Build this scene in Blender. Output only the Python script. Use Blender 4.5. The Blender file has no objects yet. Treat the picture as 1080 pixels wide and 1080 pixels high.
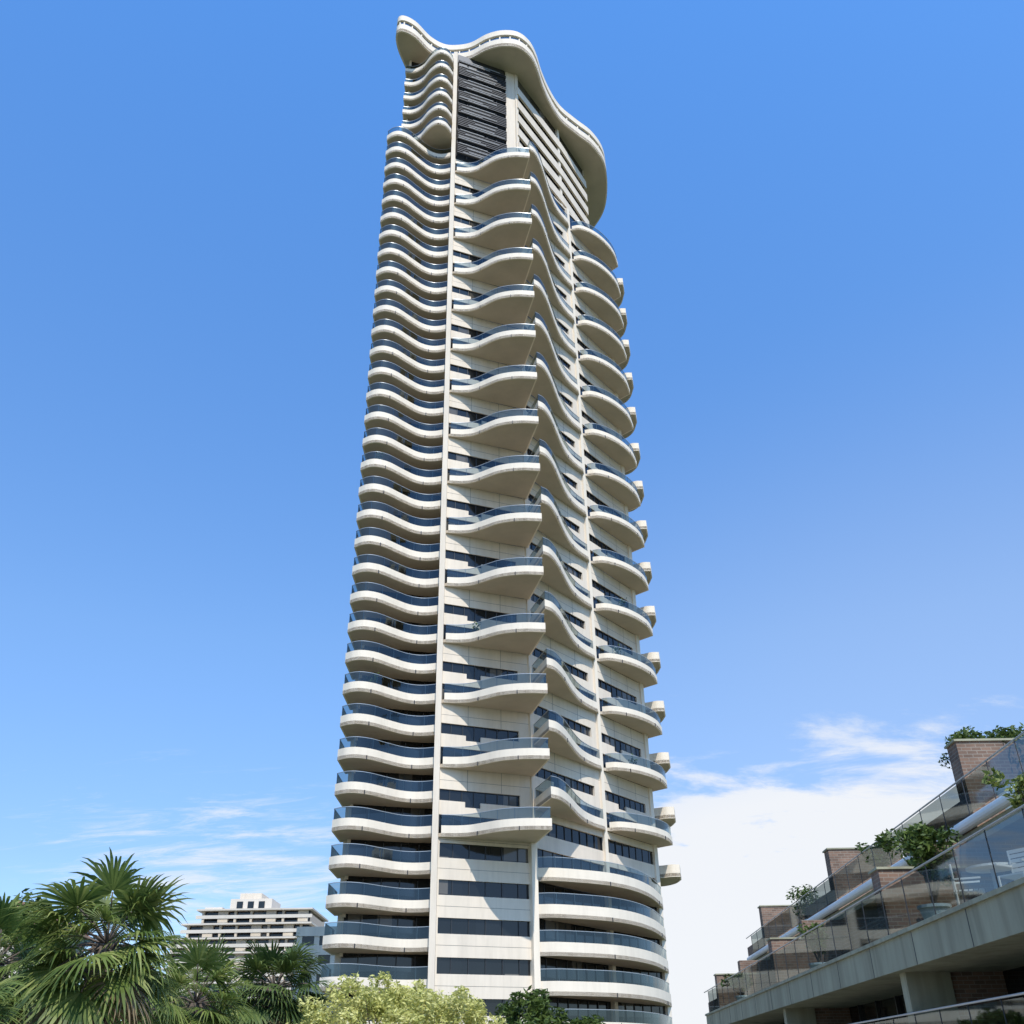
import bpy, math, random
from mathutils import Vector, Matrix
random.seed(7)
CZ=1.7
scene=bpy.context.scene
scene.view_settings.view_transform='Standard'
try: scene.view_settings.look='None'
except Exception: pass
scene.view_settings.exposure=0

# ---------------------------------------------------------------- materials
def new_mat(name):
    m=bpy.data.materials.new(name); m.use_nodes=True
    nt=m.node_tree; nt.nodes.clear()
    out=nt.nodes.new('ShaderNodeOutputMaterial')
    return m,nt,out
def N(nt,t,**kw):
    n=nt.nodes.new(t)
    for k,v in kw.items():
        if k.startswith('i_'):
            n.inputs[k[2:].replace('_',' ')].default_value=v
        else: setattr(n,k,v)
    return n
def L(nt,a,b): nt.links.new(a,b)
def ramp(nt,fac,stops):
    r=nt.nodes.new('ShaderNodeValToRGB'); e=r.color_ramp.elements
    while len(e)<len(stops): e.new(.5)
    for i,(p,c) in enumerate(stops):
        e[i].position=p; e[i].color=(c[0],c[1],c[2],1)
    L(nt,fac,r.inputs[0]); return r.outputs[0]
def surf(name,col,rough=.8,var=.08,scale=.6,streak=True,bump=0.0,metal=0,grime=0.0):
    m,nt,out=new_mat(name)
    b=N(nt,'ShaderNodeBsdfPrincipled'); b.inputs['Roughness'].default_value=rough; b.inputs['Metallic'].default_value=metal
    g=N(nt,'ShaderNodeNewGeometry')
    mp=N(nt,'ShaderNodeMapping'); L(nt,g.outputs['Position'],mp.inputs[0])
    mp.inputs['Scale'].default_value=(1,1,.25 if streak else 1)
    n=N(nt,'ShaderNodeTexNoise'); n.inputs['Scale'].default_value=scale; n.inputs['Detail'].default_value=6; n.inputs['Roughness'].default_value=.65
    L(nt,mp.outputs[0],n.inputs['Vector'])
    lo=[c*(1-var*1.6) for c in col]; hi=[min(1,c*(1+var)) for c in col]
    c0=ramp(nt,n.outputs[0],[(.3,lo),(.65,hi)])
    if grime:
        m2=N(nt,'ShaderNodeMapping'); L(nt,g.outputs['Position'],m2.inputs[0]); m2.inputs['Scale'].default_value=(3.2,3.2,.22)
        n3=N(nt,'ShaderNodeTexNoise'); n3.inputs['Scale'].default_value=1.0; n3.inputs['Detail'].default_value=3; L(nt,m2.outputs[0],n3.inputs['Vector'])
        mx=N(nt,'ShaderNodeMixRGB',blend_type='MULTIPLY'); mx.inputs[0].default_value=grime; L(nt,c0,mx.inputs[1])
        L(nt,ramp(nt,n3.outputs[0],[(.36,(.62,.60,.57)),(.52,(1,1,1))]),mx.inputs[2]); c0=mx.outputs[0]
    L(nt,c0,b.inputs['Base Color'])
    if bump:
        bp=N(nt,'ShaderNodeBump'); bp.inputs['Strength'].default_value=bump
        n2=N(nt,'ShaderNodeTexNoise'); n2.inputs['Scale'].default_value=25; L(nt,g.outputs['Position'],n2.inputs['Vector'])
        L(nt,n2.outputs[0],bp.inputs['Height']); L(nt,bp.outputs[0],b.inputs['Normal'])
    L(nt,b.outputs[0],out.inputs[0]); return m
M={}
M['conc']=surf('painted_concrete',(.77,.675,.545),.75,.04,.5,grime=.10)
M['wall']=surf('wall_concrete',(.69,.60,.485),.8,.06,.5,grime=.12)
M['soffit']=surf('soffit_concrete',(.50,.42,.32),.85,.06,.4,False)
M['frame']=surf('dark_frame',(.03,.032,.035),.4,.1,1)
M['steel']=surf('grey_steel',(.42,.44,.45),.35,.05,1,metal=.5)
M['louvre']=surf('louvre_metal',(.045,.045,.05),.45,.1,1)
M['louvrel']=surf('louvre_metal_light',(.42,.42,.42),.45,.1,1)
M['fascia']=surf('terrace_fascia',(.30,.29,.20),.8,.14,.9,grime=.5)
M['white']=surf('white_paint',(.74,.74,.72),.5,.05,1)
M['asphalt']=surf('asphalt',(.05,.05,.05),.9,.15,1,False)
M['pot']=surf('glazed_pot',(.45,.55,.6),.4,.05,2)
M['pink']=surf('rendered_wall',(.60,.54,.46),.85,.08,.2)
M['roof']=surf('roof_tile',(.25,.12,.08),.85,.1,1)
def winmat(name,cell,dark,light,prob):
    m,nt,out=new_mat(name)
    b=N(nt,'ShaderNodeBsdfPrincipled'); b.inputs['Roughness'].default_value=.06
    g=N(nt,'ShaderNodeNewGeometry')
    s=N(nt,'ShaderNodeVectorMath',operation='DIVIDE'); s.inputs[1].default_value=cell
    L(nt,g.outputs['Position'],s.inputs[0])
    f=N(nt,'ShaderNodeVectorMath',operation='FLOOR'); L(nt,s.outputs[0],f.inputs[0])
    w=N(nt,'ShaderNodeTexWhiteNoise'); w.noise_dimensions='3D'; L(nt,f.outputs[0],w.inputs[0])
    L(nt,ramp(nt,w.outputs['Value'],[(0,dark),(1-prob,[d*1.6 for d in dark]),(1-prob+.02,[l*.5 for l in light]),(1,light)]),b.inputs['Base Color'])
    L(nt,b.outputs[0],out.inputs[0]); return m
M['win']=winmat('window_glass',(1.25,50,3.17),(.008,.010,.012),(.13,.12,.105),.14)
M['windark']=winmat('terrace_window',(50,1.25,3.0),(.006,.007,.008),(.05,.045,.04),.15)
def glassmat(name,tint,refl,gc=(.62,.72,.76),k=1.0):
    m,nt,out=new_mat(name)
    t=N(nt,'ShaderNodeBsdfTransparent'); t.inputs[0].default_value=(*tint,1)
    gl=N(nt,'ShaderNodeBsdfGlossy'); gl.inputs['Roughness'].default_value=.03; gl.inputs[0].default_value=(*gc,1)
    lw=N(nt,'ShaderNodeFresnel'); lw.inputs[0].default_value=1.5
    ad=N(nt,'ShaderNodeMath',operation='MULTIPLY_ADD'); ad.inputs[1].default_value=k; ad.inputs[2].default_value=refl; L(nt,lw.outputs[0],ad.inputs[0])
    mx=N(nt,'ShaderNodeMixShader'); L(nt,ad.outputs[0],mx.inputs[0]); L(nt,t.outputs[0],mx.inputs[1]); L(nt,gl.outputs[0],mx.inputs[2])
    L(nt,mx.outputs[0],out.inputs[0]); return m
M['glass']=glassmat('balcony_glass',(.46,.54,.55),.05)
M['glass2']=glassmat('terrace_glass',(.40,.45,.44),.0,(.4,.44,.45),.35)
def brickmat():
    m,nt,out=new_mat('brown_brick')
    b=N(nt,'ShaderNodeBsdfPrincipled'); b.inputs['Roughness'].default_value=.9
    g=N(nt,'ShaderNodeNewGeometry')
    sp=N(nt,'ShaderNodeSeparateXYZ'); L(nt,g.outputs['Position'],sp.inputs[0])
    a=N(nt,'ShaderNodeMath',operation='ADD'); L(nt,sp.outputs[0],a.inputs[0]); L(nt,sp.outputs[1],a.inputs[1])
    c=N(nt,'ShaderNodeCombineXYZ'); L(nt,a.outputs[0],c.inputs[0]); L(nt,sp.outputs[2],c.inputs[1])
    br=N(nt,'ShaderNodeTexBrick'); L(nt,c.outputs[0],br.inputs[0])
    br.inputs['Color1'].default_value=(.24,.145,.10,1); br.inputs['Color2'].default_value=(.14,.09,.065,1); br.inputs['Mortar'].default_value=(.25,.21,.17,1)
    br.inputs['Scale'].default_value=1; br.inputs['Brick Width'].default_value=.24; br.inputs['Row Height'].default_value=.085; br.inputs['Mortar Size'].default_value=.009
    n=N(nt,'ShaderNodeTexNoise'); n.inputs['Scale'].default_value=1.5; n.inputs['Detail'].default_value=5; L(nt,g.outputs['Position'],n.inputs['Vector'])
    mx=N(nt,'ShaderNodeMixRGB',blend_type='MULTIPLY'); mx.inputs[0].default_value=.6; L(nt,br.outputs[0],mx.inputs[1]); L(nt,ramp(nt,n.outputs[0],[(.3,(.55,.55,.55)),(.7,(1.2,1.2,1.2))]),mx.inputs[2])
    L(nt,mx.outputs[0],b.inputs['Base Color']); L(nt,b.outputs[0],out.inputs[0]); return m
M['brick']=brickmat()
def leafmat(name,dark,mid,light,trans=.35,nscale=.8):
    m,nt,out=new_mat(name)
    g=N(nt,'ShaderNodeNewGeometry')
    n=N(nt,'ShaderNodeTexNoise'); n.inputs['Scale'].default_value=nscale; n.inputs['Detail'].default_value=3; L(nt,g.outputs['Position'],n.inputs['Vector'])
    a=N(nt,'ShaderNodeMath',operation='MULTIPLY'); a.inputs[1].default_value=.5; L(nt,g.outputs['Random Per Island'],a.inputs[0])
    s=N(nt,'ShaderNodeMath',operation='MULTIPLY_ADD'); s.inputs[1].default_value=.9; L(nt,n.outputs[0],s.inputs[0]); L(nt,a.outputs[0],s.inputs[2])
    s2=N(nt,'ShaderNodeMath',operation='SUBTRACT'); s2.inputs[1].default_value=.2; L(nt,s.outputs[0],s2.inputs[0])
    col=ramp(nt,s2.outputs[0],[(.15,dark),(.5,mid),(.9,light)])
    b=N(nt,'ShaderNodeBsdfPrincipled'); b.inputs['Roughness'].default_value=.5; L(nt,col,b.inputs['Base Color'])
    b.inputs['Specular IOR Level'].default_value=.3
    t=N(nt,'ShaderNodeBsdfTranslucent'); L(nt,col,t.inputs[0])
    mx=N(nt,'ShaderNodeMixShader'); mx.inputs[0].default_value=trans; L(nt,b.outputs[0],mx.inputs[1]); L(nt,t.outputs[0],mx.inputs[2])
    L(nt,mx.outputs[0],out.inputs[0]); return m
M['palm']=leafmat('palm_frond',(.05,.09,.02),(.15,.20,.045),(.36,.38,.13),.4,1.2)
M['palm2']=leafmat('palm_frond_dark',(.035,.065,.02),(.08,.12,.03),(.17,.21,.06),.3)
M['leafd']=leafmat('dark_leaf',(.025,.045,.012),(.07,.11,.02),(.14,.19,.045),.3)
M['leafy']=leafmat('yellow_blossom',(.26,.28,.06),(.55,.54,.17),(.76,.72,.34),.35,1.6)
M['dry']=leafmat('dry_frond',(.12,.08,.04),(.2,.15,.08),(.3,.24,.13),.2)
M['bark']=surf('bark',(.11,.085,.065),.95,.3,6,False,.5)
# ---------------------------------------------------------------- mesh builder
class B:
    def __init__(s): s.v=[]; s.f=[]; s.m=[]; s.mats=[]
    def mi(s,k):
        if k not in s.mats: s.mats.append(k)
        return s.mats.index(k)
    def add(s,vs,fs,k):
        o=len(s.v); s.v+=vs; i=s.mi(k)
        for f in fs: s.f.append([a+o for a in f]); s.m.append(i)
    def box(s,x0,x1,y0,y1,z0,z1,k,fn=None):
        vs=[(x,y,z) for z in (z0,z1) for x,y in ((x0,y0),(x1,y0),(x1,y1),(x0,y1))]
        if fn: vs=[fn(*p) for p in vs]
        s.add(vs,[(3,2,1,0),(4,5,6,7),(0,1,5,4),(1,2,6,5),(2,3,7,6),(3,0,4,7)],k)
    def prism(s,poly,z0,z1,k,kb=None,kt=None):
        n=len(poly); vs=[(x,y,z0) for x,y in poly]+[(x,y,z1) for x,y in poly]
        s.add(vs,[(i,(i+1)%n,(i+1)%n+n,i+n) for i in range(n)],k)
        s.add(vs,[tuple(range(n-1,-1,-1))],kb or k); s.add(vs,[tuple(range(n,2*n))],kt or k)
    def ribbon(s,pts,z0,z1,th,k,off=0.0):
        nn=norms(pts)
        a=[(p[0]+n[0]*off,p[1]+n[1]*off) for p,n in zip(pts,nn)]
        b=[(p[0]+n[0]*(off-th),p[1]+n[1]*(off-th)) for p,n in zip(pts,nn)]
        c=len(pts)
        vs=[(x,y,z0) for x,y in a]+[(x,y,z1) for x,y in a]+[(x,y,z0) for x,y in b]+[(x,y,z1) for x,y in b]
        fs=[]
        for i in range(c-1):
            fs+= [(i,i+1,c+i+1,c+i),(2*c+i+1,2*c+i,3*c+i,3*c+i+1),(c+i,c+i+1,3*c+i+1,3*c+i),(i+1,i,2*c+i,2*c+i+1)]
        fs+=[(0,c,3*c,2*c),(c-1,3*c-1,4*c-1,2*c-1)]
        s.add(vs,fs,k)
    def sheet(s,pts,z0,z1,k,off=0.0):
        nn=norms(pts); a=[(p[0]+n[0]*off,p[1]+n[1]*off) for p,n in zip(pts,nn)]; c=len(a)
        vs=[(x,y,z0) for x,y in a]+[(x,y,z1) for x,y in a]
        s.add(vs,[(i,i+1,c+i+1,c+i) for i in range(c-1)],k)
    def tube(s,p0,p1,r0,r1,k,n=8):
        p0=Vector(p0);p1=Vector(p1);d=(p1-p0)
        if d.length<1e-6:return
        q=d.to_track_quat('Z','Y'); vs=[]
        for p,r in((p0,r0),(p1,r1)):
            for i in range(n):
                a=2*math.pi*i/n; vs.append(tuple(p+q@Vector((r*math.cos(a),r*math.sin(a),0))))
        s.add(vs,[(i,(i+1)%n,(i+1)%n+n,i+n) for i in range(n)]+[tuple(range(n-1,-1,-1)),tuple(range(n,2*n))],k)
    def make(s,name,parent=None,smooth=False):
        me=bpy.data.meshes.new(name); me.from_pydata(s.v,[],s.f)
        for k in s.mats: me.materials.append(M[k])
        me.polygons.foreach_set('material_index',s.m)
        if smooth: me.polygons.foreach_set('use_smooth',[True]*len(s.f))
        me.update(); o=bpy.data.objects.new(name,me); scene.collection.objects.link(o)
        if parent: o.parent=parent
        return o
def norms(pts):
    n=len(pts); seg=[]
    for i in range(n-1):
        dx,dy=pts[i+1][0]-pts[i][0],pts[i+1][1]-pts[i][1]; l=math.hypot(dx,dy) or 1
        seg.append((dy/l,-dx/l))
    r=[]
    for i in range(n):
        a=seg[max(0,i-1)]; b=seg[min(n-2,i)]
        x,y=a[0]+b[0],a[1]+b[1]; l2=(x*x+y*y) or 1
        f=min(2/l2,1.6/math.sqrt(l2)); r.append((x*f,y*f))
    return r
def smooth(pts,n=7):
    P=[(2*pts[0][0]-pts[1][0],2*pts[0][1]-pts[1][1])]+list(pts)+[(2*pts[-1][0]-pts[-2][0],2*pts[-1][1]-pts[-2][1])]
    out=[]
    for i in range(1,len(P)-2):
        for j in range(n):
            t=j/n; r=[]
            for c in (0,1):
                a,b,cc,d=P[i-1][c],P[i][c],P[i+1][c],P[i+2][c]
                r.append(.5*((2*b)+(-a+cc)*t+(2*a-5*b+4*cc-d)*t*t+(-a+3*b-3*cc+d)*t**3))
            out.append(tuple(r))
    out.append(tuple(pts[-1])); return out
def empty(name):
    e=bpy.data.objects.new(name,None); scene.collection.objects.link(e); return e

# ================================================================ TOWER
tower=empty('apartment_tower')
FH=3.17
def zk(k): return 19.95+FH*k+CZ
conc=B(); glz=B(); rail=B(); detail=B()
P=(-7.3,90.3); C=(1.6,94.0); Q=(9.4,104.1); R=(15.5,112.0)
body=[(-15.5,90.6),(-7.5,93.2),P,C,Q,R,(15.9,122),(9,128),(-8,127),(-15.5,112)]
Qu=(8.6,104.4); Ru=(13.2,112.4)
bodyU=[(-14.6,91.2),(-7.5,93.2),P,C,Qu,Ru,(13.6,122),(8,127),(-8,126),(-14.6,112)]
cen=(0,108)
def inset(poly,d):
    o=[]
    for x,y in poly:
        l=math.hypot(x-cen[0],y-cen[1]); o.append((x-(x-cen[0])/l*d,y-(y-cen[1])/l*d))
    return o
glz.prism(inset(body,.25),0,zk(30)-.2,'win')
conc.prism(inset(body,.1),zk(30)-.2,zk(30)+.1,'wall')
glz.prism(inset(bodyU,.25),zk(30)+.1,zk(36),'win')
def lerp(a,b,t): return (a[0]+(b[0]-a[0])*t,a[1]+(b[1]-a[1])*t)
def strip(a,b,z0,z1,k='wall',t0=0,t1=1,off=0,th=.3):
    conc.ribbon([lerp(a,b,t0),lerp(a,b,t1)],z0,z1,th,k,off)
for k in range(-6,30):
    z=zk(k)
    for a,b in (((-15.5,112),(-15.5,90.6)),(R,(15.9,122)),((15.9,122),(9,128)),((9,128),(-8,127)),((-8,127),(-15.5,112))):
        strip(a,b,z-1.3,z+.2)
for k in range(31,37):
    z=zk(k)
    for a,b in (((-14.6,112),(-14.6,91.2)),(Ru,(13.6,122)),((13.6,122),(8,127)),((8,127),(-8,126)),((-8,126),(-14.6,112))):
        strip(a,b,z-1.3,z+.2)
rb=random.Random(11)
def balcony(f,back,z,h=1.0,glass=True,gh=.95,spout=True):
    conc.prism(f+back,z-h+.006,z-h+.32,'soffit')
    conc.ribbon(f,z-h,z,.16,'conc')
    nn=norms(f)
    if glass:
        rail.sheet(f,z+.02,z+gh,'glass',-.09)
        conc.ribbon(f,z+gh,z+gh+.05,.06,'steel',-.06)
        acc=0
        for i in range(1,len(f)):
            acc+=math.hypot(f[i][0]-f[i-1][0],f[i][1]-f[i-1][1])
            if acc>1.7:
                acc=0; x,y=f[i]; n=nn[i]; x-=n[0]*.14; y-=n[1]*.14
                conc.box(x-.02,x+.02,y-.02,y+.02,z-.02,z+gh,'steel')
        if rb.random()<.16:
            i=rb.randrange(len(f)//4,3*len(f)//4); x,y=f[i];n=nn[i]; x-=n[0]*.6;y-=n[1]*.6
            for _ in range(40):
                p=Vector((x+rb.gauss(0,.25),y+rb.gauss(0,.25),z+.7+rb.gauss(0,.3))); u=Vector((rb.gauss(0,1),rb.gauss(0,1),rb.gauss(0,1))).normalized()*.16; v=u.orthogonal()*.5
                detail.add([tuple(p-u),tuple(p+v),tuple(p+u),tuple(p-v)],[(0,1,2,3)],'leafd')
    if spout:
        for q in (.36,.74):
            i=int(len(f)*q); x,y=f[i];n=nn[i]
            x+=n[0]*.03;y+=n[1]*.03
            conc.box(x-.04,x+.04,y-.06,y+.06,z-h-.04,z-h+.32,'frame')
left=[(-16.4,92.0)]+smooth([(-16.4,87.35),(-15.5,86.75),(-14.5,86.65),(-13.3,87.3),(-12.0,88.7),(-10.8,89.9),(-9.7,90.45),(-8.7,90.5),(-7.7,90.25)])
leftU=[(-15.0,92.0)]+smooth([(-15.0,90.3),(-13.6,90.4),(-12.2,89.7),(-11.0,88.3),(-9.7,87.4),(-8.5,87.7),(-7.7,88.9)])
central=smooth([(-6.9,90.15),(-5.6,90.3),(-4.3,90.1),(-3.0,89.3),(-1.6,88.4),(-0.2,87.95),(1.4,87.8),(3.15,88.0)])+[(1.75,93.9)]
setA=[(1.75,93.9)]+smooth([(3.2,89.2),(4.0,90.0),(4.8,91.9),(5.5,94.4),(6.2,97.0),(7.0,99.3),(8.0,101.2),(9.15,102.8)])
setB=smooth([(9.8,104.2),(10.9,104.0),(12.3,104.6),(13.9,105.8),(15.5,107.6),(16.7,109.6),(17.5,112.0)])+[(15.8,113.6)]
setD=[(15.7,113.2)]+smooth([(16.3,113.0),(17.2,112.5),(18.1,112.5)],4)+smooth([(18.5,114.5),(18.2,117),(17.2,118.6),(15.9,119)],4)
low=smooth([(1.9,93.9),(3.6,94.0),(6.7,95.5),(9.2,97.3),(11.6,100.4),(13.6,104.6),(15.0,109.0),(15.9,112.6),(15.9,115)])
for k in range(-6,30):
    balcony(left,[(-7.6,93.0),(-15.4,92.0)],zk(k))
for k in range(30,36):
    balcony(leftU,[(-7.6,93.0),(-14.7,92.2)],zk(k),h=.95,gh=.7)
for k in range(0,29,2):
    balcony(central,[P],zk(k))
for k in range(1,31,2):
    balcony(setA,[Q],zk(k),h=1.05); balcony(setB,[R,Q],zk(k),h=.9)
for k in range(0,30,2):
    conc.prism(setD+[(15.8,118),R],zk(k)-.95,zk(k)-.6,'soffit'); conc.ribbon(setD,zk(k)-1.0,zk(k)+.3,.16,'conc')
for k in range(-6,0):
    balcony(low,[(15.4,112),Q,C],zk(k),h=1.15)
# piers
conc.box(-7.72,-7.16,89.85,93.4,0,zk(36),'wall')
conc.ribbon([(1.35,93.4),(1.9,93.7)],0,zk(0)-.3,1.2,'conc')
conc.ribbon([(1.50,93.75),(1.9,94.15)],zk(0)-.3,zk(36),.8,'wall')
conc.ribbon([(9.15,103.4),(9.5,103.85)],0,zk(30),1.2,'conc')
conc.ribbon([(15.3,111.5),(15.75,112.1)],0,zk(30),.8,'conc')
conc.ribbon([(8.35,103.8),(8.65,104.25)],zk(30)+.1,zk(36),.8,'conc')
conc.box(-16.0,-15.3,91.4,92.6,0,zk(30)-.2,'wall')
def mull(a,b,z0,z1,step,off=-.12):
    l=math.hypot(b[0]-a[0],b[1]-a[1]); n=int(l/step)
    for i in range(1,n):
        t=i/n; w=.035/l
        detail.ribbon([lerp(a,b,t-w),lerp(a,b,t+w)],z0,z1,.1,'frame',off)
def bay(a,b,par,k0,k1):
    ks=[k for k in range(k0,k1) if k%2==par]
    for k in ks:
        z=zk(k)
        strip(a,b,z+1.05,z+1.85)
        strip(a,b,z+3.4,z+2*FH-.95)
        strip(a,b,z+1.85,z+2.35,t0=0,t1=.28); strip(a,b,z+1.85,z+2.35,t0=.44,t1=1)
        strip(a,b,z+2.35,z+3.4,t0=.86,t1=1)
        mull(a,b,z+1.85,z+3.4,1.1); mull(a,b,z-.9,z+1.05,1.4)
        detail.ribbon([a,b],z+3.34,z+3.398,.1,'frame',-.1)
        detail.ribbon([a,b],z+4.22,z+4.245,.02,'frame',.006)
        detail.ribbon([lerp(a,b,.30),lerp(a,b,.303)],z+3.42,z+2*FH-.97,.02,'frame',.006)
        detail.ribbon([lerp(a,b,.66),lerp(a,b,.663)],z+3.42,z+2*FH-.97,.02,'frame',.006)
bay(P,C,0,0,28); bay(C,Q,1,1,29); bay(Q,R,1,1,29)
strip(C,R,zk(0)-1.3,zk(0)+.1); strip(C,R,zk(0)+1.5,zk(1)-.95); mull(C,R,zk(0)+.1,zk(0)+1.5,1.3)
strip(P,C,zk(28)+1.05,zk(28)+1.9)
tops=[18.5-FH*n+CZ for n in range(0,7)]
prev=zk(0)-.9
for t in tops:
    strip(P,C,t,prev)
    zz=max(0.01,t-1.3); 
    detail.ribbon([P,C],(t+prev)/2,(t+prev)/2+.025,.02,'frame',.006)
    prev=zz
    mull(P,C,zz,t,1.5)
    strip(P,C,zz,t,t0=.0,t1=.03)
    if t<0.5: break
for k in range(-6,0): mull(C,R,zk(k)-1,zk(k)+1.9,1.6)
for k in range(-6,30): mull((-15.5,90.6),(-7.5,93.2),zk(k)-1,zk(k)+2,1.5,-.05)
for k in range(31,36):
    z=zk(k); strip(C,Qu,z-1.5,z+.2,off=.3); strip(Qu,Ru,z-1.5,z+.2,off=.3)
    mull(C,Qu,z+.2,z+1.7,1.1); mull(Qu,Ru,z+.2,z+1.7,1.1)
# louvre screen over plant levels
lx0=lerp(P,C,.02); lx1=lerp(P,C,.80)
strip(P,C,zk(29)-1.3,zk(36),t0=.82,t1=1.0,off=.02)
k0=zk(28)+2.6; z=k0; row=0
detail.ribbon([lx0,lx1],zk(28)+2.0,zk(36),.05,'frame',.05)
while z<zk(36)-2.2:
    grp=row%8
    if grp<6:
        detail.ribbon([lx0,lx1],z,z+.10,.28,'louvre',.75)
        if grp in(0,1,3,5):
            t0=random.uniform(0,.35)
            detail.ribbon([lerp(lx0,lx1,t0),lerp(lx0,lx1,min(1,t0+random.uniform(.4,.75)))],z+.11,z+.18,.14,'louvrel',.80)
    z+=.36; row+=1
for i in range(6):
    t=i/5; a=lerp(lx0,lx1,max(0,t-.006)); b=lerp(lx0,lx1,min(1,t+.006))
    detail.ribbon([a,b],k0-.4,zk(36)-2,.5,'louvre',.45)
# crown
crown=[(-15.2,93),(-16.2,89.4),(-16.2,87.0),(-15.2,86.4),(-13.4,87.4),(-11.4,89.8),(-9.4,91.1),(-7.4,91.3),(-5.2,90.9),(-2.8,89.6),(-.4,89.0),(2.0,89.3),(3.8,90.8),(4.9,93.0),(5.8,96.0),(7.2,99.4),(9.0,102.4),(11.6,104.9),(14.6,107.6),(16.8,111.4),(17.6,117.0),(17.2,122.0),(15,127)]
cf=smooth(crown,6)
backc=[(9,130),(-8,129),(-15.5,114)]
T=138+CZ
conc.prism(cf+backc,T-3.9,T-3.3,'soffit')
conc.ribbon(cf,T-3.95,T-2.2,.25,'conc')
rail.sheet(cf,T-2.2,T-1.1,'glass',-.35)
conc.ribbon(cf,T-1.15,T,.45,'conc',-.05)
nn=norms(cf)
for i in range(3,len(cf)-2,4):
    x,y=cf[i];n=nn[i]; x-=n[0]*.3;y-=n[1]*.3
    conc.box(x-.1,x+.1,y-.1,y+.1,T-3.3,T-1.1,'conc')
conc.prism([(9,106.5),(13,112),(14,118),(9,125),(-9,123),(-12,110),(-6.5,97),(1,96.5)],T-3.3,T-.6,'wall')
conc.make('concrete',tower); glz.make('glazing',tower); rail.make('balcony_glass',tower); detail.make('mullions_and_louvres',tower)
# ================================================================ TERRACE BUILDING
tb=empty('terrace_apartment_building')
def W(o,s,z): return (o+.0358*s,s,z+CZ)
b=B(); g=B()
def bx(o0,o1,s0,s1,z0,z1,k): b.box(o0,o1,s0,s1,z0,z1,k,W)
S0,S1=3,54
bx(7.36,14,S0,S1,1.87,2.5,'fascia')
bx(7.30,7.42,S0,S1,2.5,2.58,'fascia')
for i in range(1,17): bx(7.352,7.36,S0+i*3.1,S0+i*3.1+.02,1.87,2.5,'frame')
bx(7.5,14,S0,S1,-.65,.02,'fascia')
bx(9.4,14,S0,S1-.2,-1.7,-.65,'windark')
bx(9.8,14,S0+.1,S1-.1,.02,1.87,'windark')
for s in [10.5,23.5,36.5,50]:
    bx(7.62,8.6,s-.2,s+.2,.02,1.87,'fascia')
    bx(8.6,9.85,s-.1,s+.1,.02,1.87,'brick')
    bx(7.8,8.9,s-.25,s+.25,-1.7,-.65,'brick')
    bx(7.44,9.99,s-.3,s+.3,2.5,4.0,'brick'); bx(8.6,11.3,s-.29,s+.29,4.05,4.6,'brick')
    bx(7.40,9.99,s-.34,s+.34,4.0,4.05,'fascia')
    bx(9.95,12.6,s-.3,s+.3,4.9,6.95,'brick'); bx(9.9,12.64,s-.34,s+.34,6.95,7.0,'fascia')
    bx(10.05,10.4,s+.3,s+5.2,4.9,5.7,'brick')
    bx(7.55,7.95,s+.3,s+4.2,2.5,3.1,'brick')
    b.tube(W(9.6,s+.6,.02),W(9.6,s+.6,1.87),.05,.05,'fascia',8)
for s in range(5,54,2):
    if all(abs(s-q)>.6 for q in(10.5,23.5,36.5,50)):
        bx(9.7,9.8,s-.04,s+.04,.02,1.87,'frame')
        bx(11.1,11.2,s-.04,s+.04,2.5,4.6,'frame')
bx(11.2,14,S0,S1,2.5,4.6,'windark')
bx(9.95,14,S0,S1,4.6,4.9,'fascia')
bx(13.4,15.5,S0,S1-1,4.9,6.0,'brick')
b.tube(W(9.86,S0,5.03),W(9.86,S1,5.03),.13,.13,'white',14)
for z,o,z2 in ((2.58,7.38,3.55),(.02,7.6,1.07),(5.18,9.84,6.02)):
    gs=[S0+i*1.55 for i in range(int((S1-S0)/1.55)+1)]
    for s in gs:
        b.tube(W(o,s,z-.1),W(o,s,z2),.012,.012,'frame',6)
    b.tube(W(o,S0,z2),W(o,S1,z2),.022,.022,'steel',8)
    for i in range(len(gs)-1):
        a0,a1=gs[i]+.03,gs[i+1]-.03
        vs=[W(o,a0,z+.03),W(o,a1,z+.03),W(o,a1,z2-.05),W(o,a0,z2-.05)]
        g.add(vs,[(0,1,2,3)],'glass2')
b.make('structure',tb); g.make('glass_balustrade',tb)

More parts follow.
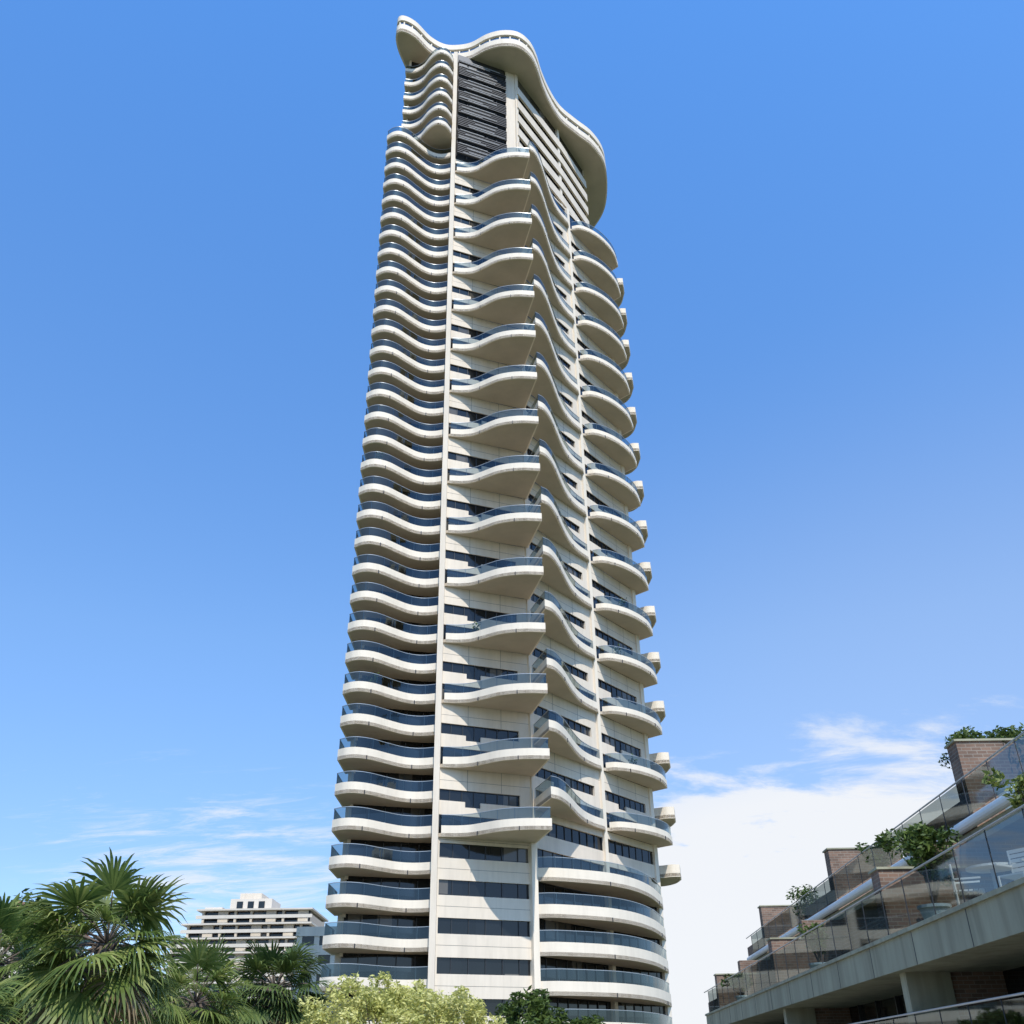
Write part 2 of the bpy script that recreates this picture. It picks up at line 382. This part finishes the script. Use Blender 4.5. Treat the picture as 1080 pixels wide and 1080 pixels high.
# ================================================================ VEGETATION
def leaf_cloud(Bd,clumps,n,size,k,flat=.6):
    for (c,r) in clumps:
        for _ in range(n):
            while True:
                p=Vector((random.uniform(-1,1),random.uniform(-1,1),random.uniform(-1,1)))
                if p.length<1: break
            q=Vector(c)+Vector((p.x*r,p.y*r,p.z*r*flat))
            s=size*random.uniform(.6,1.3)
            u=Vector((random.gauss(0,1),random.gauss(0,1),random.gauss(0,.6))).normalized()
            w=u.cross(Vector((random.gauss(0,1),random.gauss(0,1),random.gauss(0,1)))).normalized()
            Bd.add([tuple(q-u*s),tuple(q+w*s*.38),tuple(q+u*s),tuple(q-w*s*.38)],[(0,1,2,3)],k)
def tree(name,x,y,top,rx,rz,nclump,n,size,k,cr=.22,trunk=.14):
    e=empty(name); Bd=B(); T2=B()
    cz=top-rz; cl=[]
    for i in range(nclump):
        th=random.uniform(0,2*math.pi); ph=math.asin(random.uniform(-.55,1)); rr=random.uniform(.72,1.0)*(1+.12*math.sin(3*th+x))
        cl.append(((x+rx*rr*math.cos(th)*math.cos(ph),y+rx*rr*math.sin(th)*math.cos(ph),cz+rz*rr*math.sin(ph)),rx*cr*random.uniform(.5,1.2)))
    leaf_cloud(Bd,cl,n,size,k,.8)
    fork=Vector((x,y,max(.6,cz-rz*.7)))
    T2.tube((x,y,0),fork,trunk*1.4,trunk,'bark',10)
    for i in range(0,nclump,max(1,nclump//22)):
        c=Vector(cl[i][0]); mid=fork.lerp(c,.5)+Vector((0,0,-.1*rz))
        T2.tube(fork,mid,trunk*.55,trunk*.3,'bark',6); T2.tube(mid,c,trunk*.3,trunk*.08,'bark',5)
    Bd.make('foliage',e); T2.make('trunk',e,True); return e
def palm(name,x,y,z,R,n,k,seed):
    rnd=random.Random(seed); e=empty(name); F=B(); T2=B()
    crown=Vector((x,y,z))
    segs=10; pr=Vector((x+.25,y,0))
    for i in range(1,segs+1):
        t=i/segs; p=Vector((x+.25*(1-t)**2,y,z*t)); T2.tube(pr,p,.24-.05*t,.235-.05*t,'bark',12); pr=p
    for i in range(int(z*26)):
        zz=rnd.uniform(z*.3,z-.05); a=rnd.uniform(0,6.28); r=.18
        q=Vector((x+.25*(1-zz/z)**2,y,zz)); d=Vector((math.cos(a),math.sin(a),1.1))
        T2.tube(q+Vector((math.cos(a)*r,math.sin(a)*r,0)),q+Vector((math.cos(a)*r,math.sin(a)*r,0))+d*.13,.04,.02,'bark',5)
    for i in range(n):
        az=i*2.39996+rnd.uniform(-.2,.2); f=i/(n-1)
        el=math.radians(74-116*f**.75+rnd.uniform(-9,9))
        dirv=Vector((math.cos(az)*math.cos(el),math.sin(az)*math.cos(el),math.sin(el)))
        pl=R*.5*rnd.uniform(.75,1.25); km=k if f<.93 else 'dry'
        droop=.12+.12*f
        p1=crown+dirv*pl*.5; p2=crown+dirv*pl+Vector((0,0,-droop*pl))
        T2.tube(crown,p1,.028,.02,'bark',5); T2.tube(p1,p2,.02,.014,'bark',5)
        ax=(p2-p1).normalized()
        side=ax.cross(Vector((0,0,1)))
        if side.length<.1: side=Vector((1,0,0))
        side.normalize(); up=side.cross(ax).normalized()
        roll=rnd.uniform(-.5,.5); side,up=side*math.cos(roll)+up*math.sin(roll),up*math.cos(roll)-side*math.sin(roll)
        ns=34; LR=R*.54*rnd.uniform(.85,1.1)
        for j in range(ns):
            a=math.radians(-122+244*j/(ns-1))
            d=(ax*math.cos(a)+side*math.sin(a)+up*.16*math.cos(a*1.3)).normalized()
            ln=LR*(.72+.28*math.cos(a*.7))*rnd.uniform(.82,1.1)
            tn=(side*math.cos(a)-ax*math.sin(a))
            w=ln*math.radians(244/ns)*.5
            pts=[];sag=rnd.uniform(.25,.7)
            for t,ww in ((0.03,.1),(.35,.48),(.60,.50),(.82,.26),(1.0,.02)):
                c=p2+d*ln*t+Vector((0,0,-sag*ln*max(0,t-.42)**2*1.8))+up*(.02 if j%2 else -.02)*t
                pts+= [tuple(c-tn*w*ww),tuple(c+tn*w*ww)]
            F.add(pts,[(2*q,2*q+1,2*q+3,2*q+2) for q in range(4)],km)
    F.make('fronds',e); T2.make('trunk',e,True); return e
palm('palm_tree',-7.9,20,3.98,1.9,42,'palm',1)
palm('palm_tree.001',-12.4,25,4.15,2.0,36,'palm',2)
palm('palm_tree.002',-7.4,24.5,3.25,1.6,32,'palm',3)
palm('palm_tree.003',-7.1,31,4.0,1.95,40,'palm2',4)
palm('palm_tree.004',-9.6,27,3.2,1.7,34,'palm2',5)
palm('palm_tree.005',-9.3,17.5,2.75,1.4,34,'palm',6)
tree('flowering_tree',-3.5,30,4.08,2.9,1.85,330,110,.07,'leafy',.13)
tree('leafy_tree',.3,35,4.0,1.6,1.5,60,110,.11,'leafd',.25)
tree('leafy_tree.001',2.3,36,3.4,1.2,1.3,40,100,.11,'leafd',.28)
tree('leafy_tree.002',-21.5,44,8.2,3.4,3.2,90,110,.17,'leafd',.24,.25)
tree('leafy_tree.003',-14.5,42,5.2,3.2,2.6,80,110,.16,'leafd',.24,.2)
tree('leafy_tree.004',-10.5,40,4.4,2.6,2.4,70,110,.15,'leafd',.24,.2)
def plant(name,o,s,z,r,n,size,k,pot=True,h=.6):
    e=empty(name); F=B(); T2=B(); c=W(o,s,z)
    cl=[((c[0]+random.gauss(0,r*.38),c[1]+random.gauss(0,r*.38),c[2]+random.uniform(-.5,.5)*r),r*random.uniform(.25,.45)) for _ in range(20)]
    leaf_cloud(F,cl,n,size,k,.9)
    base=Vector(W(o,s,z-r-h))
    for q in cl[:10]: T2.tube(base+Vector((0,0,.4)),q[0],.03,.01,'bark',5)
    if pot:
        for (z0,z1,r0,r1) in ((0,.38,.2,.31),(.38,.44,.34,.34)):
            T2.tube(base+Vector((0,0,z0)),base+Vector((0,0,z1)),r0,r1,'pot',16)
    F.make('foliage',e); T2.make('pot_and_stems',e)
plant('potted_plant',7.95,21.6,4.0,.85,110,.08,'leafd',True,.6)
plant('potted_plant.001',10.9,24.9,7.2,.7,90,.07,'leafd',True,-.2)
plant('potted_plant.006',11.6,23.6,6.9,.8,90,.07,'leafd',True,.6)
plant('potted_plant.002',10.3,41.5,6.0,.9,45,.08,'leafd',True,.25)
plant('potted_plant.003',8.1,16.2,4.0,.5,80,.07,'palm',True,1.0)
plant('potted_plant.004',10.4,32,6.0,.6,60,.08,'leafd',True,.5)
plant('potted_plant.005',8.1,47,3.5,.5,40,.09,'leafd',True,.5)
plant('potted_plant.007',8.2,33,3.7,.6,50,.08,'leafd',True,.6)
e=empty('planter_pot'); T2=B(); p=Vector(W(10.6,22.3,4.9))
T2.tube(p,p+Vector((0,0,.6)),.22,.36,'pot',18); T2.tube(p+Vector((0,0,.6)),p+Vector((0,0,.68)),.39,.39,'pot',18); T2.make('pot_body',e)
def chair(name,o,s,z,ang):
    e=empty(name); c=B(); p=Vector(W(o,s,z)); ca,sa=math.cos(ang),math.sin(ang)
    def X(x,y,zz): return (p.x+x*ca-y*sa,p.y+x*sa+y*ca,p.z+zz)
    for x,y,h in((-.24,-.24,.45),(.24,-.24,.45),(-.24,.24,.92),(.24,.24,.92)): c.tube(X(x,y,0),X(x,y,h),.022,.022,'white',6)
    for i in range(6): y=-.24+i*.09; c.box(-.25,.25,y,y+.07,.43,.46,'white',X)
    for i in range(5): zz=.55+i*.08; c.box(-.25,.25,.225,.25,zz,zz+.06,'white',X)
    for x in(-.27,.22): c.box(x,x+.05,-.24,.24,.64,.67,'white',X)
    c.make('chair_frame',e)
chair('patio_chair',7.95,19.6,2.5,1.2); chair('patio_chair.001',8.2,17.9,2.5,-1.0)
e=empty('patio_table'); c=B(); p=Vector(W(8.1,18.7,2.5))
c.tube(p+Vector((0,0,.70)),p+Vector((0,0,.74)),.45,.45,'white',24); c.tube(p,p+Vector((0,0,.7)),.04,.04,'steel',8); c.tube(p,p+Vector((0,0,.03)),.25,.25,'steel',16); c.make('table_body',e)
# ================================================================ DISTANT BUILDINGS
e=empty('apartment_block'); d=B(); X0,X1=-78,-46; Y0=230
for i in range(12):
    zt=33.5+CZ-2.95*i
    xa=X0+(6 if i==0 else 3 if i==1 else 0); xb=X1+(0 if i<2 else 1.5)
    d.box(xa+.8,xb-.8,Y0+2,Y0+20,zt-2.95,zt-.45,'win')
    d.box(xa,xb,Y0,Y0+20.5,zt-.45,zt-.1,'pink'); d.box(xa,xb,Y0,Y0+.25,zt-2.15,zt-1.45,'pink') 
    x=xa+1
    while x<xb-1:
        d.box(x,x+.5 if int(x*7)%3 else x+2.2,Y0+1.2,Y0+2.2,zt-2.95,zt-.46,'pink'); x+=3.6
d.box(-66,-56.5,Y0+5,Y0+14,33.3+CZ,36.2+CZ,'pink'); d.box(-64,-59,Y0+5.1,Y0+12,36.2+CZ,37.4+CZ,'wall'); d.box(-72,-68,Y0+6,Y0+12,33.3+CZ,34.6+CZ,'pink')
for x in (-64.5,-62,-59.5): d.box(x,x+1.4,Y0+4.9,Y0+5.05,34.0+CZ,35.6+CZ,'win')
d.make('storeys',e)
e=empty('apartment_block.001'); d=B()
for i in range(8):
    zt=23+CZ-3*i
    d.box(-38.5,-22,180,195,zt-1.5,zt,'wall'); d.box(-38.2,-22.3,180.3,194.7,zt-3,zt-1.5,'win')
    for x in range(-38,-22,3): d.box(x-.3,x+.6,180.1,180.4,zt-3,zt-1.5,'wall')
d.make('storeys',e)
e=empty('tiled_roof_house'); d=B()
d.box(-64,-54,118,130,0,17.2,'pink')
d.add([(-65,117,17.2),(-53,117,17.2),(-53,131,17.2),(-65,131,17.2),(-59,121,20.5),(-59,127,20.5)],[(0,1,4),(1,2,5,4),(2,3,5),(3,0,4,5)],'roof')
for x in (-62.5,-59.5,-56.5): d.box(x-.6,x+.6,117.9,118.05,13,15,'win')
d.make('house_body',e)
# ================================================================ GROUND
gb=B(); gb.add([(-3000,-3000,0),(3000,-3000,0),(3000,3000,0),(-3000,3000,0)],[(0,1,2,3)],'asphalt'); M['grass']=surf('grass_ground',(.07,.085,.035),.95,.3,.4,False)
gb.mats=['grass']; gb.make('ground')
rd=B(); rd.box(-3.2,3.6,-60,80,.004,.008,'asphalt'); rd.box(-5.2,-3.2,-60,80,.004,.13,'wall'); rd.box(3.6,5.6,-60,80,.004,.13,'wall')
for i in range(-10,14): rd.box(.12,.24,i*6,i*6+3,.012,.014,'white')
rd.make('road')
# ================================================================ SKY, SUN, CAMERA
EL=math.radians(54); AZ=math.radians(162)
w=bpy.data.worlds.new("World"); scene.world=w; w.use_nodes=True; nt=w.node_tree; nt.nodes.clear()
out=nt.nodes.new('ShaderNodeOutputWorld'); bg=nt.nodes.new('ShaderNodeBackground'); bg.inputs[1].default_value=.15
sky=nt.nodes.new('ShaderNodeTexSky'); sky.sky_type='NISHITA'; sky.sun_disc=False; sky.sun_elevation=EL; sky.sun_rotation=AZ
sky.air_density=1.0; sky.dust_density=.6; sky.ozone_density=2.0
tc=nt.nodes.new('ShaderNodeTexCoord')
sep=nt.nodes.new('ShaderNodeSeparateXYZ'); L(nt,tc.outputs['Generated'],sep.inputs[0])
def math_(op,a,b=None,c=None):
    n=nt.nodes.new('ShaderNodeMath'); n.operation=op
    for i,v in enumerate((a,b,c)):
        if v is None: continue
        if isinstance(v,(int,float)): n.inputs[i].default_value=v
        else: L(nt,v,n.inputs[i])
    return n.outputs[0]
zc=math_('ADD',math_('MAXIMUM',sep.outputs[2],0),.22)
px=math_('DIVIDE',sep.outputs[0],zc); py=math_('DIVIDE',sep.outputs[1],zc)
cb=nt.nodes.new('ShaderNodeCombineXYZ'); L(nt,px,cb.inputs[0]); L(nt,py,cb.inputs[1])
def noise(sx,sy,scale,rot,dist,rough=.6,det=9):
    mp=nt.nodes.new('ShaderNodeMapping'); mp.inputs['Scale'].default_value=(sx,sy,1); mp.inputs['Rotation'].default_value=(0,0,rot); L(nt,cb.outputs[0],mp.inputs[0])
    n=nt.nodes.new('ShaderNodeTexNoise'); n.inputs['Scale'].default_value=scale; n.inputs['Detail'].default_value=det; n.inputs['Roughness'].default_value=rough; n.inputs['Distortion'].default_value=dist
    L(nt,mp.outputs[0],n.inputs['Vector']); return n.outputs[0]
def mask(c,sc,r0,r1):
    ds=[]
    for i in range(3):
        ds.append(math_('POWER',math_('ABSOLUTE',math_('MULTIPLY',math_('SUBTRACT',sep.outputs[i],c[i]),sc[i])),2))
    d=math_('SQRT',math_('ADD',math_('ADD',ds[0],ds[1]),ds[2]))
    mr=nt.nodes.new('ShaderNodeMapRange'); mr.interpolation_type='SMOOTHSTEP'; L(nt,d,mr.inputs[0])
    mr.inputs[1].default_value=r0; mr.inputs[2].default_value=r1; mr.inputs[3].default_value=1; mr.inputs[4].default_value=0
    return mr.outputs[0]
def thr(v,a,b_):
    mr=nt.nodes.new('ShaderNodeMapRange'); mr.interpolation_type='SMOOTHSTEP'; L(nt,v,mr.inputs[0]); mr.inputs[1].default_value=a; mr.inputs[2].default_value=b_; return mr.outputs[0]
m1=mask((.28,.96,.07),(.8,.3,1.6),.10,.46)
m2=mask((-.28,.93,.17),(1.1,.3,2.2),.04,.30)
n1=noise(1.0,1.8,3.0,.35,.3,.62)
n2=noise(.8,2.8,4.2,-.6,.5,.72)
c1=math_('MULTIPLY',thr(math_('ADD',n1,math_('MULTIPLY',m1,.50)),.64,.84),math_('POWER',m1,.35))
c2=math_('MULTIPLY',thr(math_('ADD',n2,math_('MULTIPLY',m2,.24)),.62,.90),math_('POWER',m2,.7))
# thin high haze low on the right
m4=mask((.45,.85,.25),(.8,.3,1.3),.05,.55)
hz=math_('MULTIPLY',m4,.14)
cl=math_('MINIMUM',math_('ADD',math_('ADD',c1,math_('MULTIPLY',c2,.75)),hz),.97)
tint=nt.nodes.new('ShaderNodeMixRGB'); tint.blend_type='MULTIPLY'; tint.inputs[0].default_value=1; L(nt,sky.outputs[0],tint.inputs[1])
tr=nt.nodes.new('ShaderNodeValToRGB'); L(nt,sep.outputs[2],tr.inputs[0]); el=tr.color_ramp.elements
el[0].position=.0; el[0].color=(.30,.33,.40,1); el[1].position=.85; el[1].color=(.30,.56,.79,1)
e2=el.new(.38); e2.color=(.35,.445,.53,1)
e3=el.new(.18); e3.color=(.29,.34,.42,1)
sc3=nt.nodes.new('ShaderNodeVectorMath'); sc3.operation='SCALE'; sc3.inputs['Scale'].default_value=3.0; L(nt,tr.outputs[0],sc3.inputs[0])
L(nt,sc3.outputs[0],tint.inputs[2])
mx=nt.nodes.new('ShaderNodeMixRGB'); L(nt,cl,mx.inputs[0]); L(nt,tint.outputs[0],mx.inputs[1]); mx.inputs[2].default_value=(6.0,6.15,6.4,1)
L(nt,mx.outputs[0],bg.inputs[0]); L(nt,bg.outputs[0],out.inputs[0])
sd=bpy.data.lights.new('sun','SUN'); sd.energy=5.0; sd.angle=math.radians(.5); sd.color=(1,.95,.87)
so=bpy.data.objects.new('sun',sd); scene.collection.objects.link(so)
sv=Vector((math.sin(AZ)*math.cos(EL),math.cos(AZ)*math.cos(EL),math.sin(EL)))
so.rotation_euler=(-sv).to_track_quat('-Z','Y').to_euler(); so.location=(0,0,200)
cd=bpy.data.cameras.new('camera'); cam=bpy.data.objects.new('camera',cd); scene.collection.objects.link(cam)
cd.sensor_width=36; cd.lens=36*1012/1080; cd.clip_end=8000
cam.matrix_world=Matrix.Translation((0,0,CZ))@Matrix.Rotation(math.radians(120.5),4,'X')@Matrix.Rotation(math.radians(-.87),4,'Z')
scene.camera=cam
